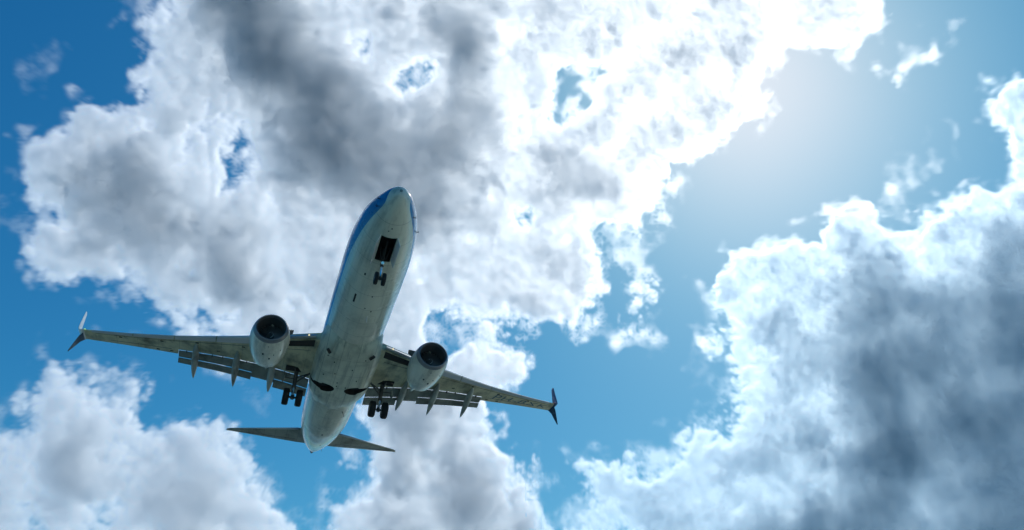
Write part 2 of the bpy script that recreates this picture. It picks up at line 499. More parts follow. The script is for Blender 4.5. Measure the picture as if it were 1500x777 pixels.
M_NAC = weathered('nacelle_paint', (0.80, 0.81, 0.70), 0.22, 0.42, (0.35, 1.6, 1.6), None, 0.3)
M_WING = weathered('wing_grey', (0.66, 0.63, 0.42), 0.38, 0.6, (0.55, 0.8, 1.5), [('y', 1.37, 0.014, 0.2)], 0.05)
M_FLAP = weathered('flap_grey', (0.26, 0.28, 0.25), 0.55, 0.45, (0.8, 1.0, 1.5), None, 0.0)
M_TAIL = weathered('tailplane_grey', (0.36, 0.35, 0.29), 0.45, 0.55, (0.6, 0.9, 1.5), [('y', .93, .022, .3)], 0.05)
M_METAL = new_mat('polished_edge', (0.62, 0.63, 0.65), 0.32, 0.85)
M_LIP = new_mat('inlet_lip_metal', (0.26, 0.26, 0.28), 0.38, 0.6)
M_BURNT = new_mat('scorched_metal', (0.07, 0.045, 0.03), 0.5, 0.5)
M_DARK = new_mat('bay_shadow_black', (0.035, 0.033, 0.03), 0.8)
M_RUB = new_mat('tyre_rubber', (0.016, 0.016, 0.017), 0.75)
M_GEAR = weathered('gear_steel', (0.10, 0.10, 0.095), 0.45, 0.6, (2, 2, 2), None, 0.0)
M_OLEO = new_mat('oleo_chrome', (0.75, 0.76, 0.78), 0.18, 1.0)
M_DUCT = new_mat('duct_lining', (0.14, 0.14, 0.14), 0.55)
M_FAN = new_mat('fan_blade_titanium', (0.28, 0.28, 0.29), 0.35, 0.6)
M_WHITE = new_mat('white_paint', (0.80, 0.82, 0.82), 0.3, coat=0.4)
M_WINGLET_SHADE = new_mat('winglet_shade_blue', (0.006, 0.075, 0.20), 0.5)  # shaded look of the port winglet, put into its colour
M_NAVY = new_mat('dark_blue_paint', (0.012, 0.06, 0.13), 0.35, coat=0.2)
M_GLASS = new_mat('cockpit_glass', (0.01, 0.012, 0.015), 0.06, coat=1.0)
M_LAMP = new_mat('landing_lamp', (0.9, 0.8, 0.55), 0.2, emit=(1.0, 0.75, 0.35), strength=1.2)
M_GREEN = new_mat('green_position_lamp', (0.3, 0.8, 0.2), 0.2, emit=(0.55, 1.0, 0.2), strength=.8)
M_RED = new_mat('red_position_lamp', (0.3, 0.05, 0.03), 0.2, emit=(1.0, 0.12, 0.05), strength=.05)
M_INK = new_mat('registration_ink', (0.07, 0.14, 0.20), 0.5)

# ------------------------------------------------------------------ the jet
jet = bpy.data.objects.new('passenger_jet', None); C.objects.link(jet)
jet.location = tuple(ROOT); jet.rotation_euler = (0, PITCH, 0)
jet.empty_display_size = 2
props(jet, 'white and blue twin-engine passenger jet passing low overhead with its landing gear down', 'airliner')

# fuselage --------------------------------------------------------
#        x     half-w  bottom   top    widest z
FUS = [(0.00, 0.02, -0.64, -0.58, -0.61), (0.06, 0.20, -0.86, -0.38, -0.60), (0.25, 0.42, -1.08, -0.14, -0.56), (0.6, 0.66, -1.30, 0.10, -0.52),
       (1.1, 0.90, -1.50, 0.34, -0.45), (1.7, 1.13, -1.66, 0.62, -0.38), (2.4, 1.34, -1.79, 1.06, -0.30),
       (3.2, 1.52, -1.88, 1.50, -0.22), (4.2, 1.67, -1.95, 1.80, -0.12), (5.4, 1.78, -1.99, 1.95, -0.05),
       (6.8, 1.84, -2.00, 2.01, 0.0), (10, 1.87, -2.00, 2.01, 0.0), (14, 1.88, -2.00, 2.01, 0.0), (18, 1.88, -2.00, 2.01, 0.0),
       (22, 1.88, -2.00, 2.01, 0.0), (25.5, 1.86, -1.99, 2.01, 0.0), (27.5, 1.82, -1.86, 2.01, 0.05), (29.5, 1.70, -1.55, 2.01, 0.15),
       (31.5, 1.50, -1.12, 2.00, 0.32), (33.5, 1.17, -0.60, 1.96, 0.55), (35.2, 0.82, -0.10, 1.86, 0.78), (36.4, 0.50, 0.31, 1.66, 0.96),
       (37.2, 0.28, 0.62, 1.36, 0.99), (37.6, 0.18, 0.78, 1.18, 0.98)]
def interp_table(tab, xs):
    """smooth (monotone cubic) interpolation of a table against its first column"""
    t = np.array(tab, float); x = t[:, 0]; out = []
    for c in range(1, t.shape[1]):
        y = t[:, c]; h = np.diff(x); dl = np.diff(y) / h
        mm = np.zeros(len(x)); mm[0] = dl[0]; mm[-1] = dl[-1]
        for i in range(1, len(x) - 1):
            if dl[i - 1] * dl[i] > 0:
                w1 = 2 * h[i] + h[i - 1]; w2 = h[i] + 2 * h[i - 1]
                mm[i] = (w1 + w2) / (w1 / dl[i - 1] + w2 / dl[i])
        i = np.clip(np.searchsorted(x, xs) - 1, 0, len(x) - 2); s_ = (xs - x[i]) / h[i]
        out.append((1 + 2 * s_) * (1 - s_) ** 2 * y[i] + s_ * (1 - s_) ** 2 * h[i] * mm[i] + s_ * s_ * (3 - 2 * s_) * y[i + 1] + s_ * s_ * (s_ - 1) * h[i] * mm[i + 1])
    return np.array(out).T
xs = np.concatenate([[0, .03, .06, .12, .2, .32, .45], np.arange(.6, 7, .2), np.arange(7, 25, .5), np.arange(25, 37.6, .25), [37.6]])
tab = interp_table(FUS, xs)
NF = 72
rings = []
for x, (w, b, t, zc) in zip(xs, tab):
    r = []
    for j in range(NF):
        a = 2 * PI * j / NF; sy, cz = math.sin(a), math.cos(a)
        hz_ = (t - zc) if cz > 0 else (zc - b)
        r.append((x, w * sy, zc + hz_ * cz))
    rings.append(r)
fus = mesh_obj('fuselage', *loft(rings), M_BODY, jet)
fus.data.materials.append(M_DARK)
# nose gear bay cut into the belly
def slab(name, pts, z0, z1, mat):
    n = len(pts); v = [(x, y, z0) for x, y in pts] + [(x, y, z1) for x, y in pts]
    f = [tuple(range(n))[::-1], tuple(range(n, 2 * n))] + [(i, (i + 1) % n, n + (i + 1) % n, n + i) for i in range(n)]
    return mesh_obj(name, v, f, mat, None, False)
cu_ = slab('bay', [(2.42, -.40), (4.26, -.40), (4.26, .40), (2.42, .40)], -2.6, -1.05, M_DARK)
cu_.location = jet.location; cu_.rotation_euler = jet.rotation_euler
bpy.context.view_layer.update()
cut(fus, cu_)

# tail cone nozzle, cockpit windows, belly marks
Bag().lathe([(-0.12, .21), (.2, .18), (.5, .12), (.54, .11), (.54, .08), (.3, .07)], (37.6, 0, .96), (1, 0, .04), 24).make('tail_exhaust', M_BURNT, jet)
def fus_at(x):
    return interp_table(FUS, np.array([x]))[0]
def fus_point(x, ang, out=0.0):
    w, b, t, zc = fus_at(x); sy, cz = math.sin(ang), math.cos(ang)
    h = (t - zc) if cz > 0 else (zc - b)
    return Vector((x, (w + out) * sy, zc + (h + out) * cz))
def patch(corners, out=0.012, n=5):
    """small panel laid on the fuselage skin; corners are (x, angle)"""
    v = []; f = []
    for o in (out, -0.03):
        for i in range(n):
            for j in range(n):
                s, t = i / (n - 1), j / (n - 1)
                x = (corners[0][0] * (1 - s) + corners[1][0] * s) * (1 - t) + (corners[3][0] * (1 - s) + corners[2][0] * s) * t
                a = (corners[0][1] * (1 - s) + corners[1][1] * s) * (1 - t) + (corners[3][1] * (1 - s) + corners[2][1] * s) * t
                v.append(fus_point(x, a, o))
    for i in range(n - 1):
        for j in range(n - 1):
            a = i * n + j; f.append((a, a + 1, a + n + 1, a + n))
    return v, f
for s in (1, -1):
    for k, cn in enumerate([[(1.85, .06), (2.75, .05), (3.0, .52), (2.1, .62)], [(2.15, .68), (3.02, .58), (3.3, .95), (2.45, 1.02)], [(2.55, 1.07), (3.35, 1.0), (3.75, 1.18), (3.05, 1.28)]]):
        v, f = patch([(x, s * a) for x, a in cn]); mesh_obj('cockpit_window', v, f, M_GLASS, jet)
for x0, x1, a0, a1 in ((7.9, 8.75, PI - .46, PI - .40), (5.7, 5.9, PI - .38, PI - .33), (7.6, 7.72, PI + .05, PI + .09), (8.9, 9.0, PI - .05, PI - .01), (9.15, 9.3, PI + .16, PI + .2),
                       (1.75, 1.83, PI - .02, PI + .03), (1.95, 2.02, PI - .12, PI - .08), (27.5, 27.8, PI - .05, PI + .02), (31.2, 31.5, PI + .10, PI + .17)):
    v, f = patch([(x0, a0), (x1, a0), (x1, a1), (x0, a1)], 0.006, 3)
    bm_ = mesh_obj('belly_vent', v[:9] , [q for q in f if max(q) < 9], M_DARK, jet, False)
def blade_antenna(x, ang, h, c, name='blade_antenna', mat=M_DARK):
    p = fus_point(x, ang, -0.01); nrm = Vector((0, math.sin(ang), math.cos(ang)))
    ls = Bag(); side = Vector((1, 0, 0)).cross(nrm) * .012
    q = [p - Vector((c / 2, 0, 0)), p + Vector((c / 2, 0, 0)), p + nrm * h + Vector((c * .62, 0, 0)), p + nrm * h + Vector((c * .2, 0, 0))]
    ls.add(([a + side for a in q] + [a - side for a in q], [(0, 1, 2, 3), (7, 6, 5, 4), (0, 4, 5, 1), (1, 5, 6, 2), (2, 6, 7, 3), (3, 7, 4, 0)]))
    return ls.make(name, mat, jet, False)
blade_antenna(23.2, PI + .45, .45, .08, mat=M_GEAR); blade_antenna(34.2, PI + .5, .2, .06, mat=M_GEAR); blade_antenna(9.9, PI + .12, .26, .3, mat=M_WHITE)
for x, a, s in ((1.5, 1.95, -1), (2.9, 1.80, -1), (1.05, 1.62, 1), (1.25, 1.95, 1)):
    p = fus_point(x, s * a, 0); nrm = Vector((0, math.sin(s * a), math.cos(s * a)))
    g = Bag(); g.tube(p - nrm * .02, p + nrm * .13, .022); g.tube(p + nrm * .13, p + nrm * .13 - Vector((.16, 0, 0)), .018, .012); g.make('pitot_probe', M_DARK, jet)

# wing-body fairing ------------------------------------------------
FR = [(12.2, 1.25, -1.80, 2.2), (12.9, 1.48, -1.90, 2.2), (13.25, 1.66, -2.05, 2.3), (13.45, 1.78, -2.14, 2.4), (14.1, 1.90, -2.25, 2.5), (15.0, 2.02, -2.33, 2.8), (16.5, 2.10, -2.38, 3.0), (19.3, 2.10, -2.38, 3.0),
      (20.4, 2.02, -2.34, 2.8), (21.2, 1.88, -2.26, 2.6), (21.9, 1.68, -2.15, 2.4), (22.2, 1.58, -2.10, 2.3), (22.32, 1.45, -1.98, 2.2), (22.6, 1.1, -1.82, 2.2)]
xs = np.arange(12.2, 22.61, .1); tb = interp_table(FR, xs); rings = []
for x, (w, b, p) in zip(xs, tb):
    r = []
    for j in range(41):
        a = PI * j / 40; sy, cz = math.cos(a), math.sin(a)
        e = 2 / p
        yy = w * math.copysign(abs(sy) ** e, sy); zz = -0.75 + (b + 0.75) * abs(cz) ** e
        # two lobes at the trailing end
        r.append((x + (0.28 * math.cos(4.2 * yy) * max(0, (x - 21.4) / 1.2)), yy, zz))
    r.append((x, -w * .6, -.3)); r.append((x, w * .6, -.3))
    rings.append(r)
fair = sharp(mesh_obj('belly_fairing', *loft(rings), M_FAIR, jet), 50)
fair.data.materials.append(M_DARK)
for s in (1, -1):
    pts = []
    for k in range(40):
        a = 2 * PI * k / 40
        rx = .50 if math.cos(a) < 0 or True else .4
        x = 18.80 + (.54 - (.16 if math.cos(a) > .3 else 0)) * math.sin(a); y = 1.06 + .72 * math.cos(a)
        pts.append((x, s * y))
    pts2 = [(18.62, s * 1.3), (19.02, s * 1.3), (19.12, s * 2.05), (18.9, s * 2.05)]
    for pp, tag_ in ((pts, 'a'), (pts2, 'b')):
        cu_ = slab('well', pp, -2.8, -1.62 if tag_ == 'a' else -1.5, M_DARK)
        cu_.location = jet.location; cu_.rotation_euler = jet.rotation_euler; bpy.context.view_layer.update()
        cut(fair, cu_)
    w = Bag(); w.lathe([(-.16, .2), (-.16, .38), (-.1, .43), (.1, .43), (.16, .38), (.16, .2)], (18.8, s * 1.0, -1.9), (0, .1, 1), 24)
    w.make('wheel_well_rim', M_RUB, jet)
for x, y in ((17.8, .28), (18.3, .25), (16.6, .6), (15.8, -.4), (17.2, -.9), (18.35, -.35), (15.1, .85), (14.3, -1.0), (16.9, 1.3), (14.35, 1.35)):
    Bag().box((x, y, -2.385), (.11, .07, .03)).make('belly_drain', M_DARK, jet, False)
for s in (1, -1):    # air-conditioning inlets at the front of the fairing
    g = Bag(); g.box((14.15, s * 1.36, -2.18), (.46, .18, .12), Matrix.Rotation(s * -.42, 3, 'Z') @ Matrix.Rotation(s * -.42, 3, 'X')); g.make('cooling_inlet', M_DARK, jet, False)

# wing geometry ------------------------------------------------------
WY = [1, 2, 3.5, 5, 7, 9, 11, 14, 17]
def wing_le(y): return float(np.interp(y, WY, [13.6, 14.4, 15.4, 16.33, 17.5, 18.58, 19.55, 20.75, 21.72]))
def wing_te(y): return float(np.interp(y, [1, 5.6, 9, 11, 14, 17], [21.6, 21.5, 21.7, 21.97, 22.43, 23.02]))
def wing_z(y): return float(np.interp(y, WY, [-1.07, -.95, -.74, -.54, -.29, -.06, .16, .45, .74]))
def wing_fix(y): return float(np.interp(y, [1, 2, 4, 6, 8, 10.88], [20.3, 20.22, 20.13, 20.22, 20.54, 21.24]))   # the fixed wing ends here, the flap begins
FLAP_END = 10.85
def foil(t, n=16, f0=0.0, f1=1.0, camber=0.012):
    """closed section, x/c from f1 round the nose to f1; upper then lower"""
    xs_ = [f0 + (f1 - f0) * (1 - math.cos(PI * i / n)) / 2 for i in range(n + 1)]
    th = lambda x: 5 * t * (.2969 * math.sqrt(x) - .126 * x - .3516 * x * x + .2843 * x ** 3 - .1015 * x ** 4)
    cm = lambda x: camber * 4 * x * (1 - x)
    up_ = [(x, cm(x) + th(x)) for x in xs_[::-1]]; lo = [(x, cm(x) - th(x)) for x in xs_[1:]]
    return up_ + lo
def wing_t(y): return .135 - .035 * (y - 2) / 15
def wing_ring(y, s, fixed_te=None, f0=0.0):
    c0, c1 = wing_le(y), wing_te(y); ch = c1 - c0
    f1 = 1.0 if fixed_te is None else (fixed_te - c0) / ch
    tw = math.radians(0.5 - 1.0 * (y - 2) / 15)
    return [(c0 + ch * fx, s * y, wing_z(y) + ch * fz - math.sin(tw) * ch * (fx - .3)) for fx, fz in foil(wing_t(y), 16, f0, f1)]
def wing_under(x, y):
    c0, c1 = wing_le(y), wing_te(y); ch = c1 - c0; fx = min(max((x - c0) / ch, 0), 1); t = wing_t(y)
    tw = math.radians(0.5 - 1.0 * (y - 2) / 15)
    th = 5 * t * (.2969 * math.sqrt(fx) - .126 * fx - .3516 * fx * fx + .2843 * fx ** 3 - .1015 * fx ** 4)
    return wing_z(y) + ch * (.012 * 4 * fx * (1 - fx) - th) - math.sin(tw) * ch * (fx - .3)

def flap_ring(y, s, x0, z0, chord, ang, t=.13, upto=1.0):
    r = []
    for fx, fz in foil(t, 10, 0, upto, .02):
        r.append((x0 + chord * (fx * math.cos(ang) + fz * math.sin(ang)), s * y, z0 + chord * (-fx * math.sin(ang) + fz * math.cos(ang))))
    return r

def build_side(s):
    sname = 'starboard' if s > 0 else 'port'
    ys = [1.0, 2.0, 3.0, 4.2, 5.6, 7.2, 9.0, 10.0, FLAP_END]
    rings = [wing_ring(y, s, wing_fix(y), 0.035) for y in ys]
    rings += [wing_ring(y, s, None, 0.035) for y in (FLAP_END + .03, 12.5, 14.2, 15.6, 16.55)] + [wing_ring(16.96, s, None, 0.0)]
    wing = sharp(mesh_obj('wing', *loft(rings), M_WING, jet), 40)
    props(wing, 'grey ' + sname + ' wing')
    # slats: nose shells drooped a little ahead of the wing
    for a, b in ((5.75, 8.35), (8.43, 11.05), (11.13, 13.75), (13.83, 16.45)):
        rr = []
        for y in np.linspace(a, b, 4):
            ch = wing_te(y) - wing_le(y); sl = []
            for fx, fz in foil(wing_t(y) * 1.0, 12, 0, .13 if y < 12 else .15):
                sl.append((wing_le(y) - .06 + ch * fx, s * y, wing_z(y) - .035 + ch * fz * 1.04 + .02 * fx))
            rr.append(sl)
        sharp(mesh_obj('slat', *loft(rr), M_METAL, jet), 40)
    # Krueger flap inboard of the engine
    g = Bag(); rr = []
    for y in (2.25, 3.1, 4.1):
        x0, z0 = wing_le(y) - .10, wing_z(y) - .16
        rr.append([(x0 + .05, s * y, z0 - .05), (x0 - .06, s * y, z0 + .02), (x0 + .02, s * y, z0 + .14), (x0 + .48, s * y, z0 + .16), (x0 + .5, s * y, z0 + .10)])
    g.add(loft(rr)); g.make('leading_edge_flap', M_METAL, jet)
    g = Bag(); rr = []
    for y in (2.25, 3.1, 4.15):
        x0 = wing_le(y) + .30; w_ = .62 - .05 * (y - 2.25); rr.append([(x0, s * y, wing_under(x0, y) - .006), (x0 + w_ / 2, s * y, wing_under(x0 + w_ / 2, y) - .008), (x0 + w_, s * y, wing_under(x0 + w_, y) - .006), (x0 + w_, s * y, wing_under(x0 + w_, y) + .05), (x0, s * y, wing_under(x0, y) + .05)])
    g.add(loft(rr)); g.make('leading_edge_recess', M_DARK, jet, False)
    # flaps: fore and aft elements, with daylight between them
    def flap(name, y0, y1, x_off, z_off, chord0, chord1, ang, mat=M_FLAP, lab=None):
        rr = []
        for y in np.linspace(y0, y1, 5):
            q = (y - y0) / (y1 - y0); x0 = wing_fix(y) + x_off; z0 = wing_under(wing_fix(y), y) + z_off
            rr.append(flap_ring(y, s, x0, z0, chord0 + (chord1 - chord0) * q, ang))
        o = sharp(mesh_obj(name, *loft(rr), mat, jet), 50)
        if lab: props(o, lab)
        return o
    A1, A2 = math.radians(13), math.radians(25)
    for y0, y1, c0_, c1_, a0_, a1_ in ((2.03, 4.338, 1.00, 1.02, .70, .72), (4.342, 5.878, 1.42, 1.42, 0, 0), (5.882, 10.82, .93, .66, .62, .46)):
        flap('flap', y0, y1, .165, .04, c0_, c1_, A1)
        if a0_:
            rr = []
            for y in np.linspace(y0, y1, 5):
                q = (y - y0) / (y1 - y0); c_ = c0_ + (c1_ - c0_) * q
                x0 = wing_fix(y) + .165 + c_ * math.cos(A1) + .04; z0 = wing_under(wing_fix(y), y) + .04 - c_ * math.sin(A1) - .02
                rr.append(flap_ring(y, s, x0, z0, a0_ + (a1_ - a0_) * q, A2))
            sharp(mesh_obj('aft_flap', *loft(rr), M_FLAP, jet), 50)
    # dark patches under the trailing edge: little hinge brackets between the flap elements
    for y in (2.5, 3.4, 6.3, 7.9, 8.6, 10.3):
        q = 0; x = wing_fix(y) + .06; Bag().box((x, s * y, wing_under(wing_fix(y), y) + .0), (.26, .05, .1)).make('flap_bracket', M_DARK, jet, False)
    def gap_strip(name, y0, y1, fr, w_, le, te, under, parent):
        rr = []
        for y in np.linspace(y0, y1, 12):
            x = le(y) + fr * (te(y) - le(y)); zz = [under(x + d, y) for d in (-w_ / 2, w_ / 2)]
            rr.append([(x - w_ / 2, s * y, zz[0] - .006), (x + w_ / 2, s * y, zz[1] - .006), (x + w_ / 2, s * y, zz[1] + .02), (x - w_ / 2, s * y, zz[0] + .02)])
        return mesh_obj(name, *loft(rr), M_DARK, parent, False)
    gap_strip('aileron_gap', 11.3, 15.3, .72, .045, wing_le, wing_te, wing_under, wing)
    gap_strip('spar_joint', 2.4, 16.2, .20, .03, wing_le, wing_te, wing_under, wing)
    # canoe fairings of the flap tracks
    for y, tip in ((4.57, (22.62, -1.40)), (6.95, (22.70, -1.34)), (9.65, (23.10, -.95))):
        x0 = wing_fix(y) - 1.35; z0 = wing_under(x0, y)
        rr = []
        for q in np.linspace(0, 1, 15):
            x = x0 + (tip[0] - x0) * q
            top = z0 + .04 if q < .35 else z0 + .04 + (tip[1] - z0 - .04) * ((q - .35) / .65) ** 1.15
            h = .56 * (math.sin(PI * min(q * .5 / .38, 1 - .5 * (1 - q) / .62 * 1.0) if False else PI * (q ** .75)) ** .8 if 0 < q < 1 else 0) + .015
            wd = .215 * (math.sin(PI * q ** .8) ** .75 if 0 < q < 1 else 0) + .012
            cz_ = top - h * .5 + (.03 if q < .35 else 0)
            rr.append([(x, s * y + wd * math.cos(2 * PI * k / 16), cz_ + h * .5 * math.sin(2 * PI * k / 16)) for k in range(16)])
        mesh_obj('flap_track_fairing', *loft(rr), weather_canoe, jet)
    # split winglet
    def tipfoil(x0, y, z, ch, tilt, t=.09):
        out = []
        for fx, fz in foil(t, 8, 0, 1, 0):
            out.append((x0 + ch * fx, s * (y + ch * fz * math.sin(tilt)), z + ch * fz * math.cos(tilt)))
        return out
    zt = wing_z(16.96)
    up_r = [tipfoil(21.62, 16.96, zt, 1.50, 0), tipfoil(21.90, 17.25, zt + .06, 1.26, .45), tipfoil(22.22, 17.46, zt + .32, 1.08, 1.0), tipfoil(22.60, 17.58, zt + .75, .95, 1.3),
            tipfoil(23.35, 17.76, zt + 1.75, .70, 1.38), tipfoil(23.92, 17.88, zt + 2.62, .48, 1.38), tipfoil(24.12, 17.9, zt + 2.74, .26, 1.38)]
    mesh_obj('winglet', *loft(up_r), M_WHITE if s > 0 else M_WINGLET_SHADE, wing)  # sunlit side painted white, shaded side painted blue
    dn_r = [tipfoil(22.10, 17.05, zt - .02, 1.02, -.3), tipfoil(22.38, 17.30, zt - .16, .84, -.7), tipfoil(22.80, 17.55, zt - .48, .56, -.9), tipfoil(23.30, 17.85, zt - .92, .14, -.9)]
    o = mesh_obj('lower_winglet', *loft(dn_r), M_NAVY, wing)
    Bag().lathe([(0, .02), (.04, .035), (.09, .03), (.11, .01)], (21.68, s * 16.9, zt - .01), (-1, 0, 0), 12).make('position_light', M_GREEN if s > 0 else M_RED, wing)
    Bag().lathe([(0, .05), (.03, .05), (.05, .04)], (wing_le(2.7) - .14, s * 2.7, wing_z(2.7) - .1), (-1, 0, -.35), 16).make('landing_light', M_LAMP, wing)
    for fr, y in ((.24, 6.6), (.22, 9.6), (.28, 11.9), (.30, 14.6), (.86, 11.3), (.88, 12.2), (.5, 8.2)):
        x = wing_le(y) + fr * (wing_te(y) - wing_le(y)); z = wing_under(x, y); Bag().box((x, s * y, z - .008), (.10, .20, .03)).make('access_hatch', M_DARK, wing, False)
    # engine --------------------------------------------------------
    eng = Bag()
    ex, ey, ez = 12.72, s * 4.98, -2.02
    def nring(x, r, zc, flat=.0, n=48):
        out = []
        for k in range(n):
            a = 2 * PI * k / n; c_, s_ = math.cos(a), math.sin(a)
            rr_ = r * (1 + .035 * (1 - abs(s_)))
            out.append((x, ey + rr_ * c_, zc + r * s_ * ((1 - flat) if s_ < 0 else 1)))
        return out
    outer = [(13.0, 1.005, -2.01), (13.1, 1.03, -2.01), (13.35, 1.08, -2.0), (13.8, 1.13, -1.98), (14.4, 1.15, -1.96), (15.0, 1.12, -1.94), (15.6, 1.04, -1.93), (16.1, .94, -1.93), (16.45, .86, -1.93), (16.45, .83, -1.93), (15.6, .86, -1.93)]
    cowl = mesh_obj('engine', *loft([nring(x, r, z, .02) for x, r, z in outer], (False, True)), M_NAC, jet)
    sharp(cowl, 50)
    lip = [(13.0, 1.005, -2.01), (12.88, .965, -2.013), (12.80, .93, -2.018), (12.74, .895, -2.02), (12.72, .865, -2.02), (12.74, .835, -2.02), (12.80, .815, -2.02), (13.0, .80, -2.01)]
    mesh_obj('inlet_lip', *loft([nring(x, r, z, .02) for x, r, z in lip], (False, False)), M_LIP, cowl)
    duct = [(13.0, .80, -2.01), (13.35, .79, -2.0), (13.75, .79, -1.98), (14.15, .79, -1.96)]
    mesh_obj('inlet_duct', *loft([nring(x, r, z, .0) for x, r, z in duct], (False, True)), M_DUCT, cowl)
    fan = Bag()
    for k in range(24):
        a = 2 * PI * k / 24
        q = []
        for r, tw, w_ in ((.20, .9, .08), (.45, .65, .12), (.77, .35, .15)):
            ca, sa = math.cos(a), math.sin(a)
            for d in (-1, 1):
                dx = d * w_ * math.cos(tw) * .8; dt = d * w_ * math.sin(tw + .5)
                q.append(Vector((13.95 + dx, ey + r * ca - dt * sa, -1.97 + r * sa + dt * ca)))
        k0 = [p + Vector((.012, 0, 0)) for p in q]
        fan.add((q + k0, [(0, 1, 3, 2), (2, 3, 5, 4), (7, 6, 8, 9), (9, 8, 10, 11), (0, 2, 8, 6), (2, 4, 10, 8), (1, 7, 9, 3), (3, 9, 11, 5)]))
    fan.make('fan', M_FAN, cowl)
    sp = Bag().lathe([(-.48, .01), (-.40, .07), (-.22, .16), (0, .24), (.05, .25)], (13.95, ey, -1.97), (1, 0, 0), 28).make('spinner', M_DUCT, cowl)
    sw = []; 
    for k in range(20):
        a = k / 19 * 4.6; r = .05 + .13 * k / 19; w_ = .022
        xx = 13.95 - .43 + (r - .05) * 1.35
        for dr in (0, w_ * 1.6): sw.append((xx - .012 + dr * 1.2, ey + (r + dr) * math.cos(a), -1.97 + (r + dr) * math.sin(a)))
    mesh_obj('spiral_mark', sw, [(2 * k, 2 * k + 1, 2 * k + 3, 2 * k + 2) for k in range(19)], M_WHITE, sp)
    Bag().lathe([(15.6, .60), (16.5, .52), (17.15, .40), (17.15, .36), (16.6, .36)], (0, ey, -1.93), (1, 0, 0), 32).make('core_nozzle', M_LIP, cowl)
    Bag().lathe([(16.6, .30), (17.2, .24), (17.75, .08), (17.85, .02)], (0, ey, -1.93), (1, 0, 0), 24).make('exhaust_plug', M_LIP, cowl)
    rr = []
    for x, zt_, zb_, w_ in ((13.6, -.92, -1.1, .03), (14.2, -.74, -1.3, .14), (15.2, -.66, -1.5, .2), (16.4, -.9, -1.7, .2), (17.6, -1.1, -1.75, .19), (18.8, -1.05, -1.5, .13), (19.6, -1.0, -1.25, .04)):
        rr.append([(x, ey + w_, zb_), (x, ey + w_, zt_), (x, ey, zt_ + .05), (x, ey - w_, zt_), (x, ey - w_, zb_), (x, ey, zb_ - .04)])
    mesh_obj('pylon', *loft(rr), M_NAC, cowl)
    yi = ey - s * .93; st_ = Bag()
    q = [Vector((13.75, yi + s * .12, -1.45)), Vector((14.7, yi + s * .06, -1.36)), Vector((14.78, yi - s * .34, -1.06)), Vector((14.40, yi - s * .38, -1.02))]
    off = Vector((0, .02 * s, .05)); st_.add((q + [p + off for p in q], [(0, 1, 2, 3), (7, 6, 5, 4), (0, 4, 5, 1), (1, 5, 6, 2), (2, 6, 7, 3), (3, 7, 4, 0)])); st_.make('strake', M_DUCT, cowl, False)
    for dx, a, w_ in ((.62, -1.62, .09), (1.5, -1.4, .13), (1.55, -1.95, .06), (2.0, -1.75, .10), (1.2, -2.3, .07)):
        x = 12.72 + dx; rad = np.interp(x, [o_[0] for o_ in outer[:9]], [o_[1] for o_ in outer[:9]])
        p = Vector((x, ey + rad * 1.0 * math.cos(a), -1.97 + rad * math.sin(a) * .98 - .005)); Bag().box(p, (w_, w_ * .7, .05), Matrix.Rotation(a + PI / 2, 3, 'X')).make('cowl_vent', M_DARK, cowl, False)
    # main gear --------------------------------------------------------
    lg = Bag(); top = Vector((19.45, s * 2.95, -1.15)); ax_ = Vector((19.69, s * 2.90, -2.96))
    mid = top.lerp(ax_, .6)
    lg.tube(top, mid, .14, .125); lg.tube(mid + Vector((0, 0, .02)), mid - Vector((0, 0, .06)), .16)
    leg = lg.make('main_landing_gear', M_GEAR, jet)
    Bag().tube(mid, ax_, .075).make('oleo_strut', M_OLEO, leg)
    g = Bag(); g.tube(ax_ - Vector((0, .48, 0)), ax_ + Vector((0, .48, 0)), .075); g.tube(ax_ + Vector((0, 0, .14)), ax_ - Vector((0, 0, .12)), .12); g.make('axle', M_GEAR, leg)
    g = Bag(); g.tube(mid + Vector((.12, 0, .1)), mid.lerp(ax_, .55) + Vector((.36, 0, 0)), .04); g.tube(mid.lerp(ax_, .55) + Vector((.36, 0, 0)), ax_ + Vector((.1, 0, .05)), .04); g.make('torque_link', M_GEAR, leg)
    g = Bag(); g.tube(top.lerp(mid, .75), Vector((19.0, s * 2.05, -1.35)), .06); g.tube(top.lerp(mid, .4), Vector((19.05, s * 1.95, -1.3)), .05); g.tube(top.lerp(mid, .6), Vector((18.7, s * 3.1, -1.3)), .045); g.make('side_brace', M_GEAR, leg)
    g = Bag(); g.tube(top.lerp(mid, .2) + Vector((-.1, s * .1, 0)), ax_ + Vector((-.12, s * .12, .1)), .018); g.tube(top.lerp(mid, .2) + Vector((-.12, -s * .08, 0)), ax_ + Vector((-.12, -s * .12, .1)), .014); g.make('brake_hose', M_DARK, leg)
    # small door on the leg and the round door cover
    rr = []
    dp = [Vector((19.55 + .32 * math.cos(a), s * (3.62 + .10 * abs(math.sin(a))), -1.62 + .42 * math.sin(a))) for a in np.linspace(0, 2 * PI, 20, endpoint=False)]
    rr = [dp, [p + Vector((0, s * .05, 0)) for p in dp]]
    mesh_obj('gear_door', *loft(rr), M_FLAP, leg)
    g = Bag(); g.tube(top.lerp(mid, .5), Vector((19.55, s * 3.62, -1.62)), .035); g.make('door_link', M_GEAR, leg)
    for d in (-.43, .43):
        tyre([ax_.x, ax_.y + d, ax_.z], .565, .42, leg)
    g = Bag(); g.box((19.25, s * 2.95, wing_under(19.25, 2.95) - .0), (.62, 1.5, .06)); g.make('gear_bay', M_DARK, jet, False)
    # tailplane --------------------------------------------------------
    rr = []
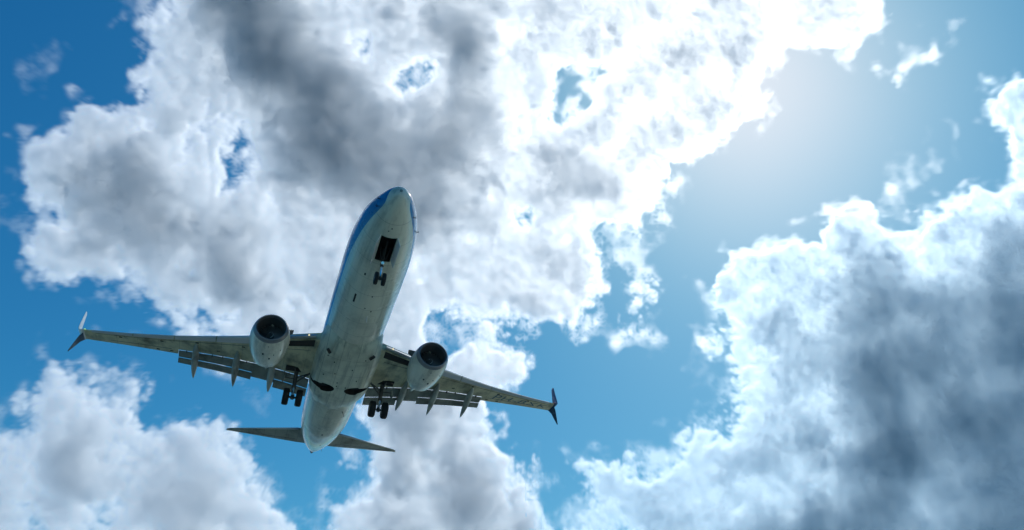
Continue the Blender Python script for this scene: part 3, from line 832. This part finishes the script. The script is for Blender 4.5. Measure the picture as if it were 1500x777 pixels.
    for y, x0, x1, z in ((.2, 32.1, 35.55, .68), (1.0, 32.62, 35.8, .76), (1.66, 33.10, 36.02, .86), (4.5, 35.42, 37.15, 1.46), (7.2, 37.60, 38.20, 2.02), (7.5, 37.92, 38.34, 2.08), (7.56, 38.1, 38.36, 2.09)):
        rr.append([(x0 + (x1 - x0) * fx, s * y, z + (x1 - x0) * fz) for fx, fz in foil(.10, 12, 0, 1, -.008)])
    tp = sharp(mesh_obj('tailplane', *loft(rr), M_TAIL, jet), 40)
    TY = [1.66, 4.5, 7.2]
    tl = lambda y: float(np.interp(y, TY, [33.10, 35.42, 37.60])); tt = lambda y: float(np.interp(y, TY, [36.02, 37.15, 38.20])); tz = lambda y: float(np.interp(y, TY, [.86, 1.46, 2.02]))
    def tail_under(x, y):
        c_ = tt(y) - tl(y); fx = min(max((x - tl(y)) / c_, 0), 1)
        return tz(y) + c_ * (-.008 * 4 * fx * (1 - fx) - 5 * .10 * (.2969 * math.sqrt(fx) - .126 * fx - .3516 * fx * fx + .2843 * fx ** 3 - .1015 * fx ** 4))
    gap_strip('elevator_gap', 1.7, 7.0, .70, .05, tl, tt, tail_under, tp)
    rr = []
    for y, x0, z in ((1.66, 33.05, .86), (4.5, 35.37, 1.46), (7.2, 37.56, 2.02)):
        ch = [2.95, 1.76, .64][[1.66, 4.5, 7.2].index(y)]
        rr.append([(x0 + ch * fx, s * y, z + ch * 1.03 * fz) for fx, fz in foil(.105, 8, 0, .05, -.008)])
    mesh_obj('tailplane_leading_edge', *loft(rr), M_METAL, tp)
    return wing

def tyre(c, r, w, parent, rim=.5):
    prof = [(-w * .42, r * rim), (-w * .5, r * .72), (-w * .49, r * .86), (-w * .38, r * .965), (-w * .2, r), (0, r), (w * .2, r), (w * .38, r * .965), (w * .49, r * .86), (w * .5, r * .72), (w * .42, r * rim)]
    for q in (-.12, .12):
        pass
    o = Bag().lathe(prof, c, (0, 1, 0), 40).make('wheel', M_RUB, parent)
    Bag().lathe([(-w * .44, r * .2), (-w * .46, r * .42), (-w * .40, r * .5), (w * .40, r * .5), (w * .46, r * .42), (w * .44, r * .2)], c, (0, 1, 0), 28).make('wheel_rim', M_GEAR, o)
    return o
weather_canoe = weathered('track_fairing_paint', (0.42, 0.44, 0.40), 0.42, 0.5, (0.5, 2, 2), None, 0.1)

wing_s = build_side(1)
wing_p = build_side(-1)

# nose gear ------------------------------------------------------------
g = Bag(); g.tube((3.78, 0, -1.5), (4.0, 0, -2.42), .085, .08); g.tube((3.95, 0, -2.3), (3.97, 0, -2.5), .11)
ng_ = g.make('nose_landing_gear', M_GEAR, jet)
Bag().tube((4.0, 0, -2.42), (4.13, 0, -3.15), .05).make('oleo_strut', M_OLEO, ng_)
g = Bag(); g.tube((4.14, -.26, -3.2), (4.14, .26, -3.2), .05); g.tube((4.13, 0, -3.08), (4.14, 0, -3.26), .075); g.make('axle', M_GEAR, ng_)
g = Bag(); g.tube((3.9, 0, -2.35), (2.9, -.0, -1.6), .05); g.tube((3.9, -.1, -2.2), (3.3, -.28, -1.7), .03); g.tube((3.9, .1, -2.2), (3.3, .28, -1.7), .03); g.make('drag_brace', M_DARK, ng_)
g = Bag(); g.tube((4.05, 0, -2.5), (4.34, 0, -2.8), .025); g.tube((4.34, 0, -2.8), (4.18, 0, -3.08), .025); g.make('torque_link', M_GEAR, ng_)
g = Bag(); g.lathe([(0, .09), (.05, .10), (.07, .08)], (3.86, 0, -2.38), (-1, 0, -.3), 16); g.make('taxi_light', M_OLEO, ng_)
for d in (-.2, .2): tyre([4.14, d, -3.2], .345, .20, ng_)
for s in (1, -1):
    rr = []
    for x in np.linspace(2.38, 4.12, 8):
        zb = float(fus_at(x)[1]); y0 = s * .42
        edge = [(x, y0, zb + .12), (x, y0 + s * .08, zb - .18), (x, y0 + s * .17, zb - .44)]
        rr.append(edge + [(a, b + s * .03, c_) for a, b, c_ in edge[::-1]])
    mesh_obj('nose_gear_door', *loft(rr), M_WHITE, jet, False)

# fin ------------------------------------------------------------------
rr = []
for z, x0, x1 in ((1.6, 30.4, 36.9), (2.2, 31.6, 37.0), (3.0, 33.0, 37.3), (6.0, 35.3, 38.4), (9.0, 37.4, 39.4), (9.2, 37.8, 39.4)):
    rr.append([(x0 + (x1 - x0) * fx, (x1 - x0) * fz, z) for fx, fz in foil(.10, 12, 0, 1, 0)])
fin = sharp(mesh_obj('tail_fin', *loft(rr), M_WHITE, jet), 40)

# registration letters under the port wing -----------------------------
cu = bpy.data.curves.new('reg', 'FONT'); cu.body = 'PH-BXK'; cu.size = 1.45; cu.extrude = 0.0; cu.shear = 0.25; cu.space_character = 1.15
to = bpy.data.objects.new('reg', cu); C.objects.link(to)
dg = bpy.context.evaluated_depsgraph_get(); dg.update()
tm = bpy.data.meshes.new_from_object(to.evaluated_get(dg)); bpy.data.objects.remove(to)
bm = bmesh.new(); bm.from_mesh(tm)
bmesh.ops.subdivide_edges(bm, edges=bm.edges, cuts=2)
for v in bm.verts:
    a, b = v.co.x, v.co.y            # along the span outwards, up towards the leading edge
    y = 11.55 + a * .86
    x = wing_le(y) + (wing_te(y) - wing_le(y)) * (.70 - .0 * a) - b * .95
    x = wing_le(y) + (wing_te(y) - wing_le(y)) * (.72 - .42 * b / 1.05)
    v.co = Vector((x, -y, wing_under(x, y) - .012))
bm.to_mesh(tm); bm.free(); tm.materials.append(M_INK)
ro = bpy.data.objects.new('registration_letters', tm); C.objects.link(ro); ro.parent = wing_p
